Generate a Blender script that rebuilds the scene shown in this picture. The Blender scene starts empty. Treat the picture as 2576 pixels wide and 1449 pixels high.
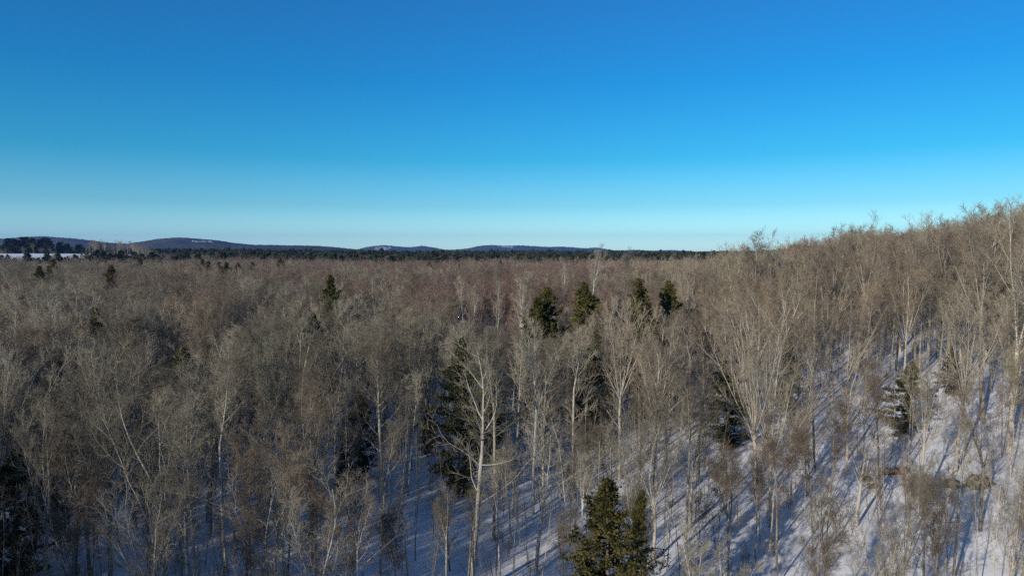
import bpy, math, random
import numpy as np
from mathutils import Vector, Euler

R = math.radians
rng = np.random.default_rng(7)
random.seed(7)
S = bpy.context.scene
COL = S.collection

# ---------------------------------------------------------------- camera
CAM_H = 24.0
FPX = 683.0                      # focal length in pixels of the 1024 px frame
PITCH = math.atan(35.5 / FPX)
cd = bpy.data.cameras.new('camera')
cam = bpy.data.objects.new('camera', cd)
COL.objects.link(cam)
cam.location = (0, 0, CAM_H)
cam.rotation_euler = (R(90) - PITCH, 0, 0)
cd.sensor_width = 36.0
cd.lens = 36.0 * FPX / 1024.0
cd.clip_start = 0.1
cd.clip_end = 60000
S.camera = cam

# ---------------------------------------------------------------- world, sun, exposure
SUN_EL, SUN_AZ = 17.0, 219.0     # azimuth clockwise from +Y (the view direction)
w = bpy.data.worlds.new('World')
S.world = w
w.use_nodes = True
nt = w.node_tree
bg = nt.nodes['Background']
sky = nt.nodes.new('ShaderNodeTexSky')
sky.sky_type = 'NISHITA'
sky.sun_disc = False
sky.sun_elevation = R(SUN_EL)
sky.sun_rotation = R(SUN_AZ)
sky.altitude = 200
sky.air_density = 1.0
sky.dust_density = 0.25
sky.ozone_density = 1.0
# colour grade of the sky by height above the horizon (deep saturated blue above, pale cyan at the horizon)
GRADE = [(-0.10, (0.95, 1.60, 2.2)), (0.010, (1.02, 1.72, 2.48)), (0.030, (0.80, 1.46, 2.08)), (0.066, (0.41, 1.01, 1.47)), (0.132, (0.11, 0.82, 1.27)),
         (0.235, (0.055, 0.72, 1.32)), (0.332, (0.090, 0.69, 1.32)), (0.60, (0.28, 0.68, 1.15)), (1.0, (0.42, 0.68, 1.00))]
tcw = nt.nodes.new('ShaderNodeTexCoord'); sx = nt.nodes.new('ShaderNodeSeparateXYZ'); mr = nt.nodes.new('ShaderNodeMapRange')
nt.links.new(tcw.outputs['Generated'], sx.inputs[0]); nt.links.new(sx.outputs[2], mr.inputs['Value'])
mr.inputs['From Min'].default_value = -0.1; mr.inputs['From Max'].default_value = 1.0
cr_ = nt.nodes.new('ShaderNodeValToRGB')
while len(cr_.color_ramp.elements) < len(GRADE): cr_.color_ramp.elements.new(0.5)
for e_, (z_, c_) in zip(cr_.color_ramp.elements, GRADE):
    e_.position = (z_ + 0.1) / 1.1; e_.color = (c_[0] / 3, c_[1] / 3, c_[2] / 3, 1)
nt.links.new(mr.outputs[0], cr_.inputs[0])
mu = nt.nodes.new('ShaderNodeMix'); mu.data_type = 'RGBA'; mu.blend_type = 'MULTIPLY'; mu.inputs[0].default_value = 1.0
nt.links.new(sky.outputs[0], mu.inputs[6]); nt.links.new(cr_.outputs[0], mu.inputs[7])
sc_ = nt.nodes.new('ShaderNodeVectorMath'); sc_.operation = 'SCALE'; sc_.inputs['Scale'].default_value = 3.0
nt.links.new(mu.outputs[2], sc_.inputs[0]); nt.links.new(sc_.outputs[0], bg.inputs['Color'])
bg.inputs['Strength'].default_value = 0.10

sd = bpy.data.lights.new('sun', 'SUN')
sd.energy = 5.0
sd.angle = R(0.53)
sd.color = (1.0, 0.90, 0.76)
sun = bpy.data.objects.new('sun', sd)
COL.objects.link(sun)
az = R(SUN_AZ); el = R(SUN_EL)
sdir = Vector((math.sin(az) * math.cos(el), math.cos(az) * math.cos(el), math.sin(el)))
sun.rotation_euler = sdir.to_track_quat('Z', 'Y').to_euler()
sun.location = (-60, -80, 80)

S.view_settings.view_transform = 'Standard'
S.view_settings.look = 'None'
S.view_settings.gamma = 1
S.view_settings.use_curve_mapping = False
S.view_settings.exposure = 0.0
cy = S.cycles
cy.max_bounces = 4
cy.diffuse_bounces = 2
cy.glossy_bounces = 1
cy.transmission_bounces = 0
cy.transparent_max_bounces = 4
cy.volume_bounces = 0
cy.use_denoising = False
cy.use_adaptive_sampling = False
cy.caustics_reflective = False
cy.caustics_refractive = False

# ---------------------------------------------------------------- helpers
def ss(t):
    t = np.clip(t, 0, 1)
    return t * t * (3 - 2 * t)

_w = rng.uniform(0, 6.28, (24,))
def wav(x, y, L, k):
    """smooth pseudo noise in about -1..1 with wavelength L"""
    a, b, c, d = _w[k % 24], _w[(k + 5) % 24], _w[(k + 9) % 24], _w[(k + 14) % 24]
    u = 6.283 / L
    return (np.sin(u * (x * math.cos(a) + y * math.sin(a)) + b) +
            np.sin(1.31 * u * (x * math.cos(c) + y * math.sin(c)) + d) +
            np.sin(0.77 * u * (x * math.cos(b) - y * math.sin(d)) + a)) / 3

def gz(x, y):
    """height of the ground"""
    x = np.asarray(x, float); y = np.asarray(y, float)
    r = np.hypot(x, y)
    azm = np.degrees(np.arctan2(x, np.maximum(y, 1e-3)))
    rise = 13 * ss((x + 5 - 0.36 * np.maximum(y - 78, 0)) / 90) * (1 - 0.7 * ss((y - 220) / 300))
    A = 4 + 4 * ss((-azm - 8) / 14)
    far = A * ss((r - 450) / 800) * np.where(y > 0, 1, 0)
    z = rise + far + np.where(y > 0, 1, 0) * 16 * ss((r - 765) / 80) * ss((-azm - 26.5) / 3) * (1 - ss((r - 1030) / 120))
    z = z + 0.25 * wav(x, y, 17, 1) + 0.5 * wav(x, y, 45, 2) + 0.9 * wav(x, y, 160, 3) * ss((r - 60) / 150)
    z = z + 0.07 * wav(x, y, 4.1, 5) + 3.0 * wav(x, y, 900, 4) * ss((r - 500) / 600)
    return z

def ray(px, py):
    """direction through a point of the photograph (given on its 2576 px wide view)"""
    u = (px * 1024 / 2576 - 512) / FPX
    v = (287.5 - py * 1024 / 2576) / FPX
    return (u, math.cos(PITCH) + v * math.sin(PITCH), -math.sin(PITCH) + v * math.cos(PITCH))

def spot(px, D, top=None):
    """ground point at forward distance D in the direction px, and the height that reaches row top"""
    d = ray(px, top if top is not None else 640)
    t = D / d[1]
    x = t * d[0]
    z0 = float(gz(x, D))
    return x, D, z0, (CAM_H + t * d[2] - z0) if top is not None else None

def project(x, y, z):
    dy, dz = y, z - CAM_H
    f = dy * math.cos(PITCH) - dz * math.sin(PITCH)
    v = dy * math.sin(PITCH) + dz * math.cos(PITCH)
    f = np.where(np.abs(f) < 1e-3, 1e-3, f)
    return (512 + FPX * x / f) * 2576 / 1024, (287.5 - FPX * v / f) * 2576 / 1024, f

def quad_mesh(name, V, F, mats, mi=None, smooth=True):
    me = bpy.data.meshes.new(name)
    V = np.asarray(V, np.float32); F = np.asarray(F, np.int32)
    n = F.shape[1]
    me.vertices.add(len(V)); me.vertices.foreach_set('co', V.ravel())
    me.loops.add(F.size); me.loops.foreach_set('vertex_index', F.ravel())
    me.polygons.add(len(F))
    me.polygons.foreach_set('loop_start', np.arange(0, F.size, n, dtype=np.int32))
    me.polygons.foreach_set('loop_total', np.full(len(F), n, np.int32))
    for m in mats: me.materials.append(m)
    if mi is not None: me.polygons.foreach_set('material_index', np.asarray(mi, np.int32))
    me.polygons.foreach_set('use_smooth', np.full(len(F), smooth))
    me.update(calc_edges=True)
    return me

def obj(name, me, parent=None, loc=None, **props):
    o = bpy.data.objects.new(name, me)
    COL.objects.link(o)
    if parent: o.parent = parent
    if loc is not None: o.location = loc
    for k, v in props.items(): o[k] = v
    return o

# ---------------------------------------------------------------- materials
def new_mat(name, rough=0.9, spec=0.1):
    m = bpy.data.materials.new(name); m.use_nodes = True
    b = m.node_tree.nodes['Principled BSDF']
    b.inputs['Roughness'].default_value = rough
    b.inputs['Specular IOR Level'].default_value = spec
    return m, m.node_tree, b

def N(t, kind, **inp):
    n = t.nodes.new(kind)
    for k, v in inp.items(): n.inputs[k].default_value = v
    return n

def mixc(t, f, a, b, mode='MIX'):
    n = t.nodes.new('ShaderNodeMix'); n.data_type = 'RGBA'; n.blend_type = mode
    for s, v in ((0, f), (6, a), (7, b)):
        if hasattr(v, 'is_output') or hasattr(v, 'links'): t.links.new(v, n.inputs[s])
        else: n.inputs[s].default_value = v if s == 0 else (*v, 1)
    return n.outputs[2]

def ramp(t, src, p0, p1):
    n = t.nodes.new('ShaderNodeMapRange')
    n.inputs['From Min'].default_value = p0; n.inputs['From Max'].default_value = p1
    t.links.new(src, n.inputs['Value'])
    return n.outputs[0]

def bark_mat(name, a, b, lichen, la=0.5, scale=5.0):
    m, t, bs = new_mat(name)
    tc = N(t, 'ShaderNodeTexCoord'); mp = N(t, 'ShaderNodeMapping', Scale=(scale, scale, scale * 0.25))
    t.links.new(tc.outputs['Object'], mp.inputs['Vector'])
    n1 = N(t, 'ShaderNodeTexNoise', Scale=2.2, Detail=4.0); t.links.new(mp.outputs[0], n1.inputs['Vector'])
    n2 = N(t, 'ShaderNodeTexNoise', Scale=0.9, Detail=3.0); t.links.new(tc.outputs['Object'], n2.inputs['Vector'])
    oi = N(t, 'ShaderNodeObjectInfo')
    c = mixc(t, ramp(t, n1.outputs[0], 0.35, 0.65), a, b)
    c = mixc(t, ramp(t, n2.outputs[0], 0.52, 0.66), c, mixc(t, la, c, lichen))
    v = t.nodes.new('ShaderNodeMapRange'); v.inputs['To Min'].default_value = 0.72; v.inputs['To Max'].default_value = 1.2
    t.links.new(oi.outputs['Random'], v.inputs['Value'])
    h = N(t, 'ShaderNodeHueSaturation'); t.links.new(c, h.inputs['Color']); t.links.new(v.outputs[0], h.inputs['Value'])
    t.links.new(h.outputs[0], bs.inputs['Base Color'])
    bp = N(t, 'ShaderNodeBump', Strength=0.5, Distance=0.03)
    t.links.new(n1.outputs[0], bp.inputs['Height']); t.links.new(bp.outputs[0], bs.inputs['Normal'])
    return m

def twig_mat(name, a, b, red):
    """fine branches: grey green to brown from tree to tree, redder where red maples stand"""
    m, t, bs = new_mat(name, 0.85, 0.15)
    oi = N(t, 'ShaderNodeObjectInfo')
    n = N(t, 'ShaderNodeTexNoise', Scale=0.011, Detail=2.0); t.links.new(oi.outputs['Location'], n.inputs['Vector'])
    c = mixc(t, oi.outputs['Random'], a, b)
    rf = ramp(t, n.outputs[0], 0.47, 0.62)
    c = mixc(t, rf, c, mixc(t, 0.5, c, red))
    m2 = t.nodes.new('ShaderNodeMath'); m2.operation = 'FRACT'
    m1 = t.nodes.new('ShaderNodeMath'); m1.operation = 'MULTIPLY'; m1.inputs[1].default_value = 17.3
    t.links.new(oi.outputs['Random'], m1.inputs[0]); t.links.new(m1.outputs[0], m2.inputs[0])
    v = t.nodes.new('ShaderNodeMapRange'); v.inputs['To Min'].default_value = 0.75; v.inputs['To Max'].default_value = 1.25
    t.links.new(m2.outputs[0], v.inputs['Value'])
    h = N(t, 'ShaderNodeHueSaturation'); t.links.new(c, h.inputs['Color']); t.links.new(v.outputs[0], h.inputs['Value'])
    t.links.new(h.outputs[0], bs.inputs['Base Color'])
    return m

def leaf_mat(name, a, b, sc=1.3):
    m, t, bs = new_mat(name, 0.8, 0.2)
    tc = N(t, 'ShaderNodeTexCoord')
    n = N(t, 'ShaderNodeTexNoise', Scale=sc, Detail=3.0); t.links.new(tc.outputs['Object'], n.inputs['Vector'])
    oi = N(t, 'ShaderNodeObjectInfo')
    c = mixc(t, ramp(t, n.outputs[0], 0.4, 0.62), a, b)
    v = t.nodes.new('ShaderNodeMapRange'); v.inputs['To Min'].default_value = 0.7; v.inputs['To Max'].default_value = 1.3
    t.links.new(oi.outputs['Random'], v.inputs['Value'])
    h = N(t, 'ShaderNodeHueSaturation'); t.links.new(c, h.inputs['Color']); t.links.new(v.outputs[0], h.inputs['Value'])
    t.links.new(h.outputs[0], bs.inputs['Base Color'])
    return m

M_BARK = bark_mat('grey_bark', (0.22, 0.20, 0.165), (0.38, 0.345, 0.28), (0.36, 0.38, 0.26))
M_BARKD = bark_mat('dark_bark', (0.12, 0.10, 0.085), (0.22, 0.19, 0.155), (0.30, 0.32, 0.22))
M_PALE = bark_mat('pale_bark', (0.34, 0.31, 0.26), (0.50, 0.46, 0.39), (0.42, 0.42, 0.30), 0.4)
M_BIRCH = bark_mat('birch_bark', (0.46, 0.44, 0.41), (0.66, 0.63, 0.58), (0.20, 0.18, 0.16), 0.35, 7.0)
M_TWIG = twig_mat('grey_twigs', (0.200, 0.190, 0.134), (0.195, 0.163, 0.125), (0.22, 0.143, 0.12))
M_TWIGP = twig_mat('pale_twigs', (0.34, 0.315, 0.235), (0.315, 0.273, 0.205), (0.29, 0.197, 0.155))
M_BROWN = twig_mat('brown_twigs', (0.190, 0.158, 0.115), (0.178, 0.138, 0.104), (0.205, 0.133, 0.11))
M_RED = twig_mat('red_twigs', (0.235, 0.135, 0.115), (0.20, 0.14, 0.115), (0.25, 0.13, 0.11))
M_TAN = twig_mat('tan_twigs', (0.33, 0.29, 0.205), (0.29, 0.243, 0.168), (0.29, 0.197, 0.145))
M_CEDAR = leaf_mat('cedar_foliage', (0.050, 0.050, 0.016), (0.135, 0.118, 0.036))
M_HEM = leaf_mat('hemlock_foliage', (0.045, 0.048, 0.018), (0.115, 0.108, 0.040))
M_PINE = leaf_mat('pine_foliage', (0.032, 0.043, 0.026), (0.066, 0.080, 0.042), 0.5)

# ---------------------------------------------------------------- branch growing (whole levels at once)
def unit(a): return a / np.maximum(np.linalg.norm(a, axis=-1, keepdims=True), 1e-9)

def grow(P, D, L, Rad, nseg, wander, up, tip, g):
    n = len(P)
    pts = np.zeros((n, nseg + 1, 3)); pts[:, 0] = P
    d = D.copy()
    for i in range(nseg):
        d = unit(d + wander * g.normal(size=(n, 3)) + np.array([0, 0, up]))
        pts[:, i + 1] = pts[:, i] + d * (L / nseg)[:, None]
    s = np.linspace(0, 1, nseg + 1)[None]
    rad = Rad[:, None] * (1 - (1 - tip) * s)
    return pts, rad

def spawn(pts, rad, L, k, t0, t1, ang, angsd, lr, lfall, rr, g, lsd=0.25):
    """k children per branch; returns start, direction, length, radius"""
    n, m, _ = pts.shape
    t = t0 + (t1 - t0) * (np.arange(k)[None] + g.uniform(0, 1, (n, k))) / k
    f = np.clip(t * (m - 1), 0, m - 1.001); i = f.astype(int); fr = (f - i)[..., None]
    rows = np.arange(n)[:, None]
    a, b = pts[rows, i], pts[rows, i + 1]
    P = a + (b - a) * fr
    T = unit(b - a)
    ra = rad[rows, i] * (1 - fr[..., 0]) + rad[rows, i + 1] * fr[..., 0]
    ref = np.where(np.abs(T[..., 2:3]) > 0.9, np.array([1.0, 0, 0]), np.array([0, 0, 1.0]))
    u = unit(np.cross(T, ref)); v = np.cross(T, u)
    phi = np.arange(k)[None] * 2.4 + g.uniform(0, 6.28, (n, 1)) + g.normal(0, 0.5, (n, k))
    al = np.radians(np.clip(g.normal(ang, angsd, (n, k)), 8, 95))
    side = u * np.cos(phi)[..., None] + v * np.sin(phi)[..., None]
    Dd = T * np.cos(al)[..., None] + side * np.sin(al)[..., None]
    ln = L[:, None] * lr * (1 - lfall * t) * np.clip(g.normal(1, lsd, (n, k)), 0.4, 1.7)
    r = np.maximum(ra * rr, 0.003)
    return P.reshape(-1, 3), Dd.reshape(-1, 3), ln.ravel(), r.ravel()

def tubes(pts, rad, sides):
    n, m, _ = pts.shape
    T = np.empty_like(pts)
    T[:, 1:-1] = pts[:, 2:] - pts[:, :-2]; T[:, 0] = pts[:, 1] - pts[:, 0]; T[:, -1] = pts[:, -1] - pts[:, -2]
    T = unit(T)
    ov = unit(pts[:, -1] - pts[:, 0])
    ref = np.where(np.abs(ov[:, 2:3]) > 0.8, np.array([1.0, 0.1, 0]), np.array([0, 0.1, 1.0]))[:, None]
    u = unit(np.cross(T, ref)); v = np.cross(T, u)
    a = np.arange(sides) * 2 * math.pi / sides
    V = pts[:, :, None] + rad[:, :, None, None] * (u[:, :, None] * np.cos(a)[None, None, :, None] + v[:, :, None] * np.sin(a)[None, None, :, None])
    base = (np.arange(n) * m * sides)[:, None, None]
    ring = (np.arange(m - 1) * sides)[None, :, None]
    j = np.arange(sides)[None, None, :]; j2 = (j + 1) % sides
    F = np.stack([base + ring + j, base + ring + j2, base + ring + sides + j2, base + ring + sides + j], -1).reshape(-1, 4)
    return V.reshape(-1, 3), F

class Acc:
    def __init__(s): s.V = []; s.F = []; s.M = []; s.n = 0
    def add(s, V, F, mi=0):
        s.V.append(V); s.F.append(F + s.n); s.M.append(np.full(len(F), mi)); s.n += len(V)
    def tube(s, pts, rad, sides, mi=0): s.add(*tubes(pts, rad, sides), mi)
    def mesh(s, name, mats, smooth=True):
        return quad_mesh(name, np.concatenate(s.V), np.concatenate(s.F), mats, np.concatenate(s.M), smooth)

# crown recipes.  H full height, fb = part of H before the stem divides, nl leaders
KIND = {
 'maple': dict(H=16.5, r=0.17, fb=(0.42, 0.55), nl=(3, 5), la=17, lasd=6, wand=0.07, up=0.05, k=(8, 6, 5, 2), ang=(30, 31, 33), lr=(0.42, 0.42, 0.46), stem=5),
 'fan':   dict(H=16.5, r=0.16, fb=(0.36, 0.50), nl=(5, 8), la=20, lasd=7, wand=0.035, up=0.05, k=(7, 6, 5, 2), ang=(22, 26, 30), lr=(0.42, 0.42, 0.46), stem=4),
 'straight': dict(H=17.0, r=0.14, fb=(0.6, 0.7), nl=(1, 2), la=8, lasd=4, wand=0.03, up=0.04, k=(15, 6, 5, 2), ang=(42, 35, 35), lr=(0.42, 0.42, 0.46), stem=9),
 'crooked': dict(H=15.5, r=0.19, fb=(0.38, 0.50), nl=(3, 4), la=24, lasd=8, wand=0.13, up=0.07, k=(7, 6, 4, 2), ang=(42, 40, 38), lr=(0.46, 0.42, 0.46), stem=5),
 'lone': dict(H=16.0, r=0.16, fb=(0.58, 0.62), nl=(1, 1), la=4, lasd=2, wand=0.075, up=0.07, k=(9, 6, 5, 2), ang=(46, 42, 40), lr=(0.52, 0.44, 0.46), stem=6),
 'birch': dict(H=15.5, r=0.115, fb=(0.45, 0.6), nl=(2, 3), la=15, lasd=5, wand=0.06, up=0.06, k=(8, 6, 5, 2), ang=(32, 36, 38), lr=(0.36, 0.42, 0.46), stem=4),
 'slim':  dict(H=13.5, r=0.075, fb=(0.5, 0.65), nl=(1, 2), la=10, lasd=4, wand=0.05, up=0.05, k=(11, 6, 5, 3), ang=(34, 38, 40), lr=(0.40, 0.42, 0.46), stem=5),
}

def grow_tree(kind, seed, lod=0):
    """returns Acc for the trunk and Acc for the crown. lod 0 near, 1 mid, 2 far (fewer, thicker twigs)"""
    g = np.random.default_rng(seed)
    K = KIND[kind]; H = K['H']
    fb = g.uniform(*K['fb']); nl = int(g.integers(K['nl'][0], K['nl'][1] + 1))
    tr, cr = Acc(), Acc()
    up3 = np.array([[0, 0, 1.0]])
    lean = unit(up3 + g.normal(0, 0.03, (1, 3)))
    sg = 9 if lod == 0 else 4
    sp, sr = grow(np.zeros((1, 3)) - [[0, 0, 0.4]], lean, np.array([H * fb]), np.array([K['r']]), sg, K['wand'] * 0.35, 0.02, 0.72, g)
    # flare at the foot
    sr[:, 0] *= 1.35
    tr.tube(sp, sr, (9, 5, 3)[lod])
    top = sp[:, -1]; td = unit(sp[:, -1] - sp[:, -2])
    P = np.repeat(top, nl, 0); rl = float(sr[0, -1])
    ref = np.array([[1.0, 0, 0]])
    u = unit(np.cross(td, ref)); v = np.cross(td, u)
    phi = np.arange(nl) * 6.283 / nl + g.uniform(0, 6.28) + g.normal(0, 0.35, nl)
    al = np.radians(np.clip(g.normal(K['la'], K['lasd'], nl), 3, 60))
    if nl > 1: al[0] *= 0.35
    D = td * np.cos(al)[:, None] + (u * np.cos(phi)[:, None] + v * np.sin(phi)[:, None]) * np.sin(al)[:, None]
    Ll = H * (1 - fb) * g.uniform(0.82, 1.03, nl); Ll[0] = H * (1 - fb) * 1.02
    P = P - td * g.uniform(0, 0.9, nl)[:, None] * (nl > 1)
    Rl = rl * np.sqrt(1.25 / nl) * g.uniform(0.75, 1.05, nl)
    Rl[0] = rl * (0.8 if nl > 1 else 1.0)
    lp, lrd = grow(P, unit(D), Ll, Rl, (8, 5, 3)[lod], K['wand'], K['up'], 0.12, g)
    tr.tube(lp, lrd, (6, 4, 3)[lod])
    k1, k2, k3, k4 = K['k']
    if lod == 1: k3, k4 = max(3, k3 - 2), 2
    if lod == 2: k1, k2, k3, k4 = max(5, k1 - 2), 4, 4, 0
    a1, a2, a3 = K['ang']; l1, l2, l3 = K['lr']
    b = [spawn(lp, lrd, Ll, k1, 0.10, 0.96, a1, 9, l1, 0.55, 0.5, g),
         spawn(sp, sr, np.full(1, H * 0.55), K['stem'], 0.62, 0.99, a1 + 14, 9, l1, 0.25, 0.24, g)]
    P, D, L, Rr = [np.concatenate(q) for q in zip(*b)]
    p1, r1 = grow(P, D, L, np.clip(Rr, 0.016, 0.075), (6, 4, 3)[lod], K['wand'] * 1.1 + 0.03, K['up'] + 0.03, 0.22, g)
    cr.tube(p1, r1, (5, 3, 3)[lod], 1)
    P, D, L2, Rr = spawn(p1, r1, L, k2, 0.18, 0.98, a2, 10, l2, 0.45, 0.55, g)
    p2, r2 = grow(P, D, L2, np.clip(Rr, 0.010, 0.03) * (1, 1.2, 1.9)[lod], (4, 3, 2)[lod], 0.10, 0.05, 0.35, g)
    cr.tube(p2, r2, (4, 3, 3)[lod])
    P, D, L3, Rr = spawn(p2, r2, np.maximum(L2, 0.8), k3, 0.15, 0.98, a3, 11, l3 + 0.12, 0.3, 0.6, g)
    w3 = (0.0105, 0.016, 0.028)[lod]
    p3, r3 = grow(P, D, L3 * (1, 1, 1.35)[lod], np.full(len(P), w3), (3, 2, 1)[lod], 0.12, 0.07, 0.55, g)
    cr.tube(p3, r3, 3)
    if k4:
        P, D, L4, Rr = spawn(p3, r3, np.maximum(L3, 0.5), k4, 0.15, 1.0, a3, 12, 0.75, 0.25, 0.8, g)
        w4 = (0.0085, 0.013)[lod]
        p4, r4 = grow(P, D, L4, np.full(len(P), w4), (2, 1)[lod], 0.12, 0.07, 0.6, g)
        cr.tube(p4, r4, 3)
    return tr, cr, H

def leaf_quads(P, Dn, size, g, flat=0.35):
    """small leaf clumps: one bent-free quad per point, random turn, along Dn"""
    n = len(P)
    d = unit(Dn + g.normal(0, 0.35, (n, 3)))
    s = unit(np.cross(d, g.normal(0, 1, (n, 3)) * [flat, flat, 1]))
    ln = size * g.uniform(0.6, 1.4, n)[:, None]; wd = ln * g.uniform(0.28, 0.5, n)[:, None]
    V = np.stack([P, P + d * ln * 0.45 + s * wd, P + d * ln, P + d * ln * 0.5 - s * wd], 1)
    return V.reshape(-1, 3), np.arange(n * 4).reshape(-1, 4)

def grow_conifer(kind, seed, lod=0):
    """cedar / hemlock: irregular cone; pine: open tiered crown on a bare stem"""
    g = np.random.default_rng(seed)
    tr, cr = Acc(), Acc()
    if kind == 'pine': H, rad, base, nb, droop, el0 = 22.0, 4.6, 0.28, 72, 0.02, 78
    elif kind == 'hemlock': H, rad, base, nb, droop, el0 = 15.0, 3.2, 0.10, 110, -0.04, 82
    else: H, rad, base, nb, droop, el0 = 12.0, 2.2, 0.06, 92, 0.04, 66
    if lod: nb = int(nb * 0.55)
    tp, trd = grow(np.array([[0, 0, -0.4]]), np.array([[0, 0, 1.0]]), np.array([H]), np.array([H * 0.0125]), 10 if not lod else 4, 0.015, 0.03, 0.1, g)
    tr.tube(tp, trd, 8 if not lod else 4)
    t = base + (1 - base) * (np.arange(nb) + g.uniform(0, 1, nb)) / nb
    hh = (t - base) / (1 - base)
    if kind == 'pine': prof = np.minimum(1, 0.55 + hh * 1.6) * np.sqrt(np.clip(1.06 - hh, 0, 1)) * g.uniform(0.5, 1.15, nb)
    else: prof = (1 - np.exp(-(2.6 if kind == 'cedar' else 2.2) * np.clip(1.0 - hh, 0, 1))) * np.minimum(1, 0.5 + hh * 2.5) * np.clip(g.normal(0.95, 0.15 + 0.2 * (1 - hh), nb), 0.35, 1.6)
    # bulges and gaps round the crown
    phi = np.arange(nb) * 2.4 + g.normal(0, 0.5, nb)
    prof = prof * (1 + 0.25 * np.sin(phi * 2 + hh * 9 + g.uniform(0, 6)) + 0.15 * np.sin(phi * 3 - hh * 17))
    L = rad * np.maximum(prof, 0.03)
    f = np.clip(t * (tp.shape[1] - 1), 0, tp.shape[1] - 1.001); i = f.astype(int)
    P = tp[0, i] + (tp[0, i + 1] - tp[0, i]) * (f - i)[:, None]
    el_ = np.radians(90 - (el0 + 8 - 42 * hh) - g.normal(0, 6, nb))
    D = np.stack([np.cos(phi) * np.cos(el_), np.sin(phi) * np.cos(el_), np.sin(el_)], -1)
    p1, r1 = grow(P, D, L, np.clip(0.012 * L, 0.01, 0.06), 5, 0.06, droop, 0.2, g)
    tr.tube(p1, r1, 4 if not lod else 3)
    k2 = {'pine': 9, 'hemlock': 11, 'cedar': 9}[kind] - (3 if lod else 0)
    P, D, L2, _ = spawn(p1, r1, L, k2, 0.22, 0.99, 46, 12, 0.40, 0.5, 0.5, g)
    D = unit(D * [1, 1, 0.55 if kind != 'cedar' else 1.0] + [0, 0, 0.0 if kind == 'hemlock' else 0.15])
    p2, r2 = grow(P, D, np.maximum(L2, 0.12), np.full(len(P), 0.008), 3, 0.1, droop, 0.4, g)
    if not lod: tr.tube(p2, r2, 3)
    k3 = {'pine': 10, 'hemlock': 14, 'cedar': 18}[kind] if not lod else 6
    P, D, L3, _ = spawn(p2, r2, np.maximum(L2, 0.12), k3, 0.0, 1.0, 45, 15, 0.4, 0.3, 0.8, g)
    sz = {'pine': 0.95, 'hemlock': 0.19, 'cedar': 0.125}[kind] * (1.6 if lod else 1)
    if kind == 'pine': D = unit(D + [0, 0, 0.35])
    if kind == 'cedar': D = unit(D + [0, 0, 0.5])
    cr.add(*leaf_quads(P, D, sz, g))
    if not lod:
        P2 = P + g.normal(0, 0.10, P.shape)
        cr.add(*leaf_quads(P2, D, sz * 0.8, g))
    return tr, cr, H

SKIN = {'maple': (M_BARK, M_TWIG), 'fan': (M_PALE, M_TWIGP), 'straight': (M_BARK, M_TWIG), 'crooked': (M_PALE, M_TWIGP), 'birch': (M_BIRCH, M_TWIGP), 'lone': (M_PALE, M_TWIGP),
        'slim': (M_BARKD, M_BROWN), 'cedar': (M_BARKD, M_CEDAR), 'hemlock': (M_BARKD, M_HEM), 'pine': (M_BARKD, M_PINE), 'red': (M_BARK, M_RED), 'tan': (M_PALE, M_TAN)}
CONIFER = ('cedar', 'hemlock', 'pine')
_lib = {}
def near_meshes(kind, seed, skin=None):
    key = (kind, seed, skin)
    if key not in _lib:
        f = grow_conifer if kind in CONIFER else grow_tree
        tr, cr, H = f(kind, seed)
        mb, mt = SKIN[skin or kind]
        if kind in CONIFER:
            _lib[key] = (tr.mesh(kind + '_trunk', [mb]), cr.mesh(kind + '_crown', [mt], False), H)
        else:
            _lib[key] = (tr.mesh(kind + '_trunk', [mb]), cr.mesh(kind + '_crown', [mt, mb]), H)
    return _lib[key]

def joined_mesh(kind, seed, lod, skin=None):
    f = grow_conifer if kind in CONIFER else grow_tree
    tr, cr, H = f(kind, seed, lod)
    a = Acc()
    for s, mi in ((tr, 0), (cr, 1)):
        for V, F in zip(s.V, s.F):
            pass
    n1 = tr.n
    V = np.concatenate(tr.V + cr.V); F = np.concatenate(tr.F + [q + n1 for q in cr.F])
    mi = np.concatenate([np.zeros(sum(len(q) for q in tr.F))] + [1 - np.asarray(q) for q in cr.M])
    mb, mt = SKIN[skin or kind]
    return quad_mesh('%s_%d' % (kind, seed), V, F, [mb, mt], mi), H

# ---------------------------------------------------------------- ground and hills
def snow_mat():
    m, t, bs = new_mat('snow', 0.65, 0.25)
    tc = N(t, 'ShaderNodeTexCoord')
    n1 = N(t, 'ShaderNodeTexNoise', Scale=0.55, Detail=6.0, Roughness=0.6); t.links.new(tc.outputs['Object'], n1.inputs['Vector'])
    n2 = N(t, 'ShaderNodeTexNoise', Scale=2.6, Detail=6.0, Roughness=0.7); t.links.new(tc.outputs['Object'], n2.inputs['Vector'])
    n3 = N(t, 'ShaderNodeTexNoise', Scale=0.16, Detail=3.0); t.links.new(tc.outputs['Object'], n3.inputs['Vector'])
    c = mixc(t, ramp(t, n1.outputs[0], 0.3, 0.7), (0.82, 0.83, 0.85), (0.76, 0.77, 0.79))
    lit = mixc(t, ramp(t, n2.outputs[0], 0.70, 0.80), c, (0.24, 0.18, 0.13))       # leaf litter and stalks through the snow
    c = mixc(t, ramp(t, n3.outputs[0], 0.42, 0.58), c, lit)
    t.links.new(c, bs.inputs['Base Color'])
    ad = t.nodes.new('ShaderNodeMath'); ad.operation = 'ADD'
    hv = t.nodes.new('ShaderNodeMath'); hv.operation = 'MULTIPLY'; hv.inputs[1].default_value = 0.25; t.links.new(n2.outputs[0], hv.inputs[0])
    t.links.new(n1.outputs[0], ad.inputs[0]); t.links.new(hv.outputs[0], ad.inputs[1])
    bp = N(t, 'ShaderNodeBump', Strength=0.6, Distance=0.2); t.links.new(ad.outputs[0], bp.inputs['Height'])
    t.links.new(bp.outputs[0], bs.inputs['Normal'])
    return m
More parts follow.
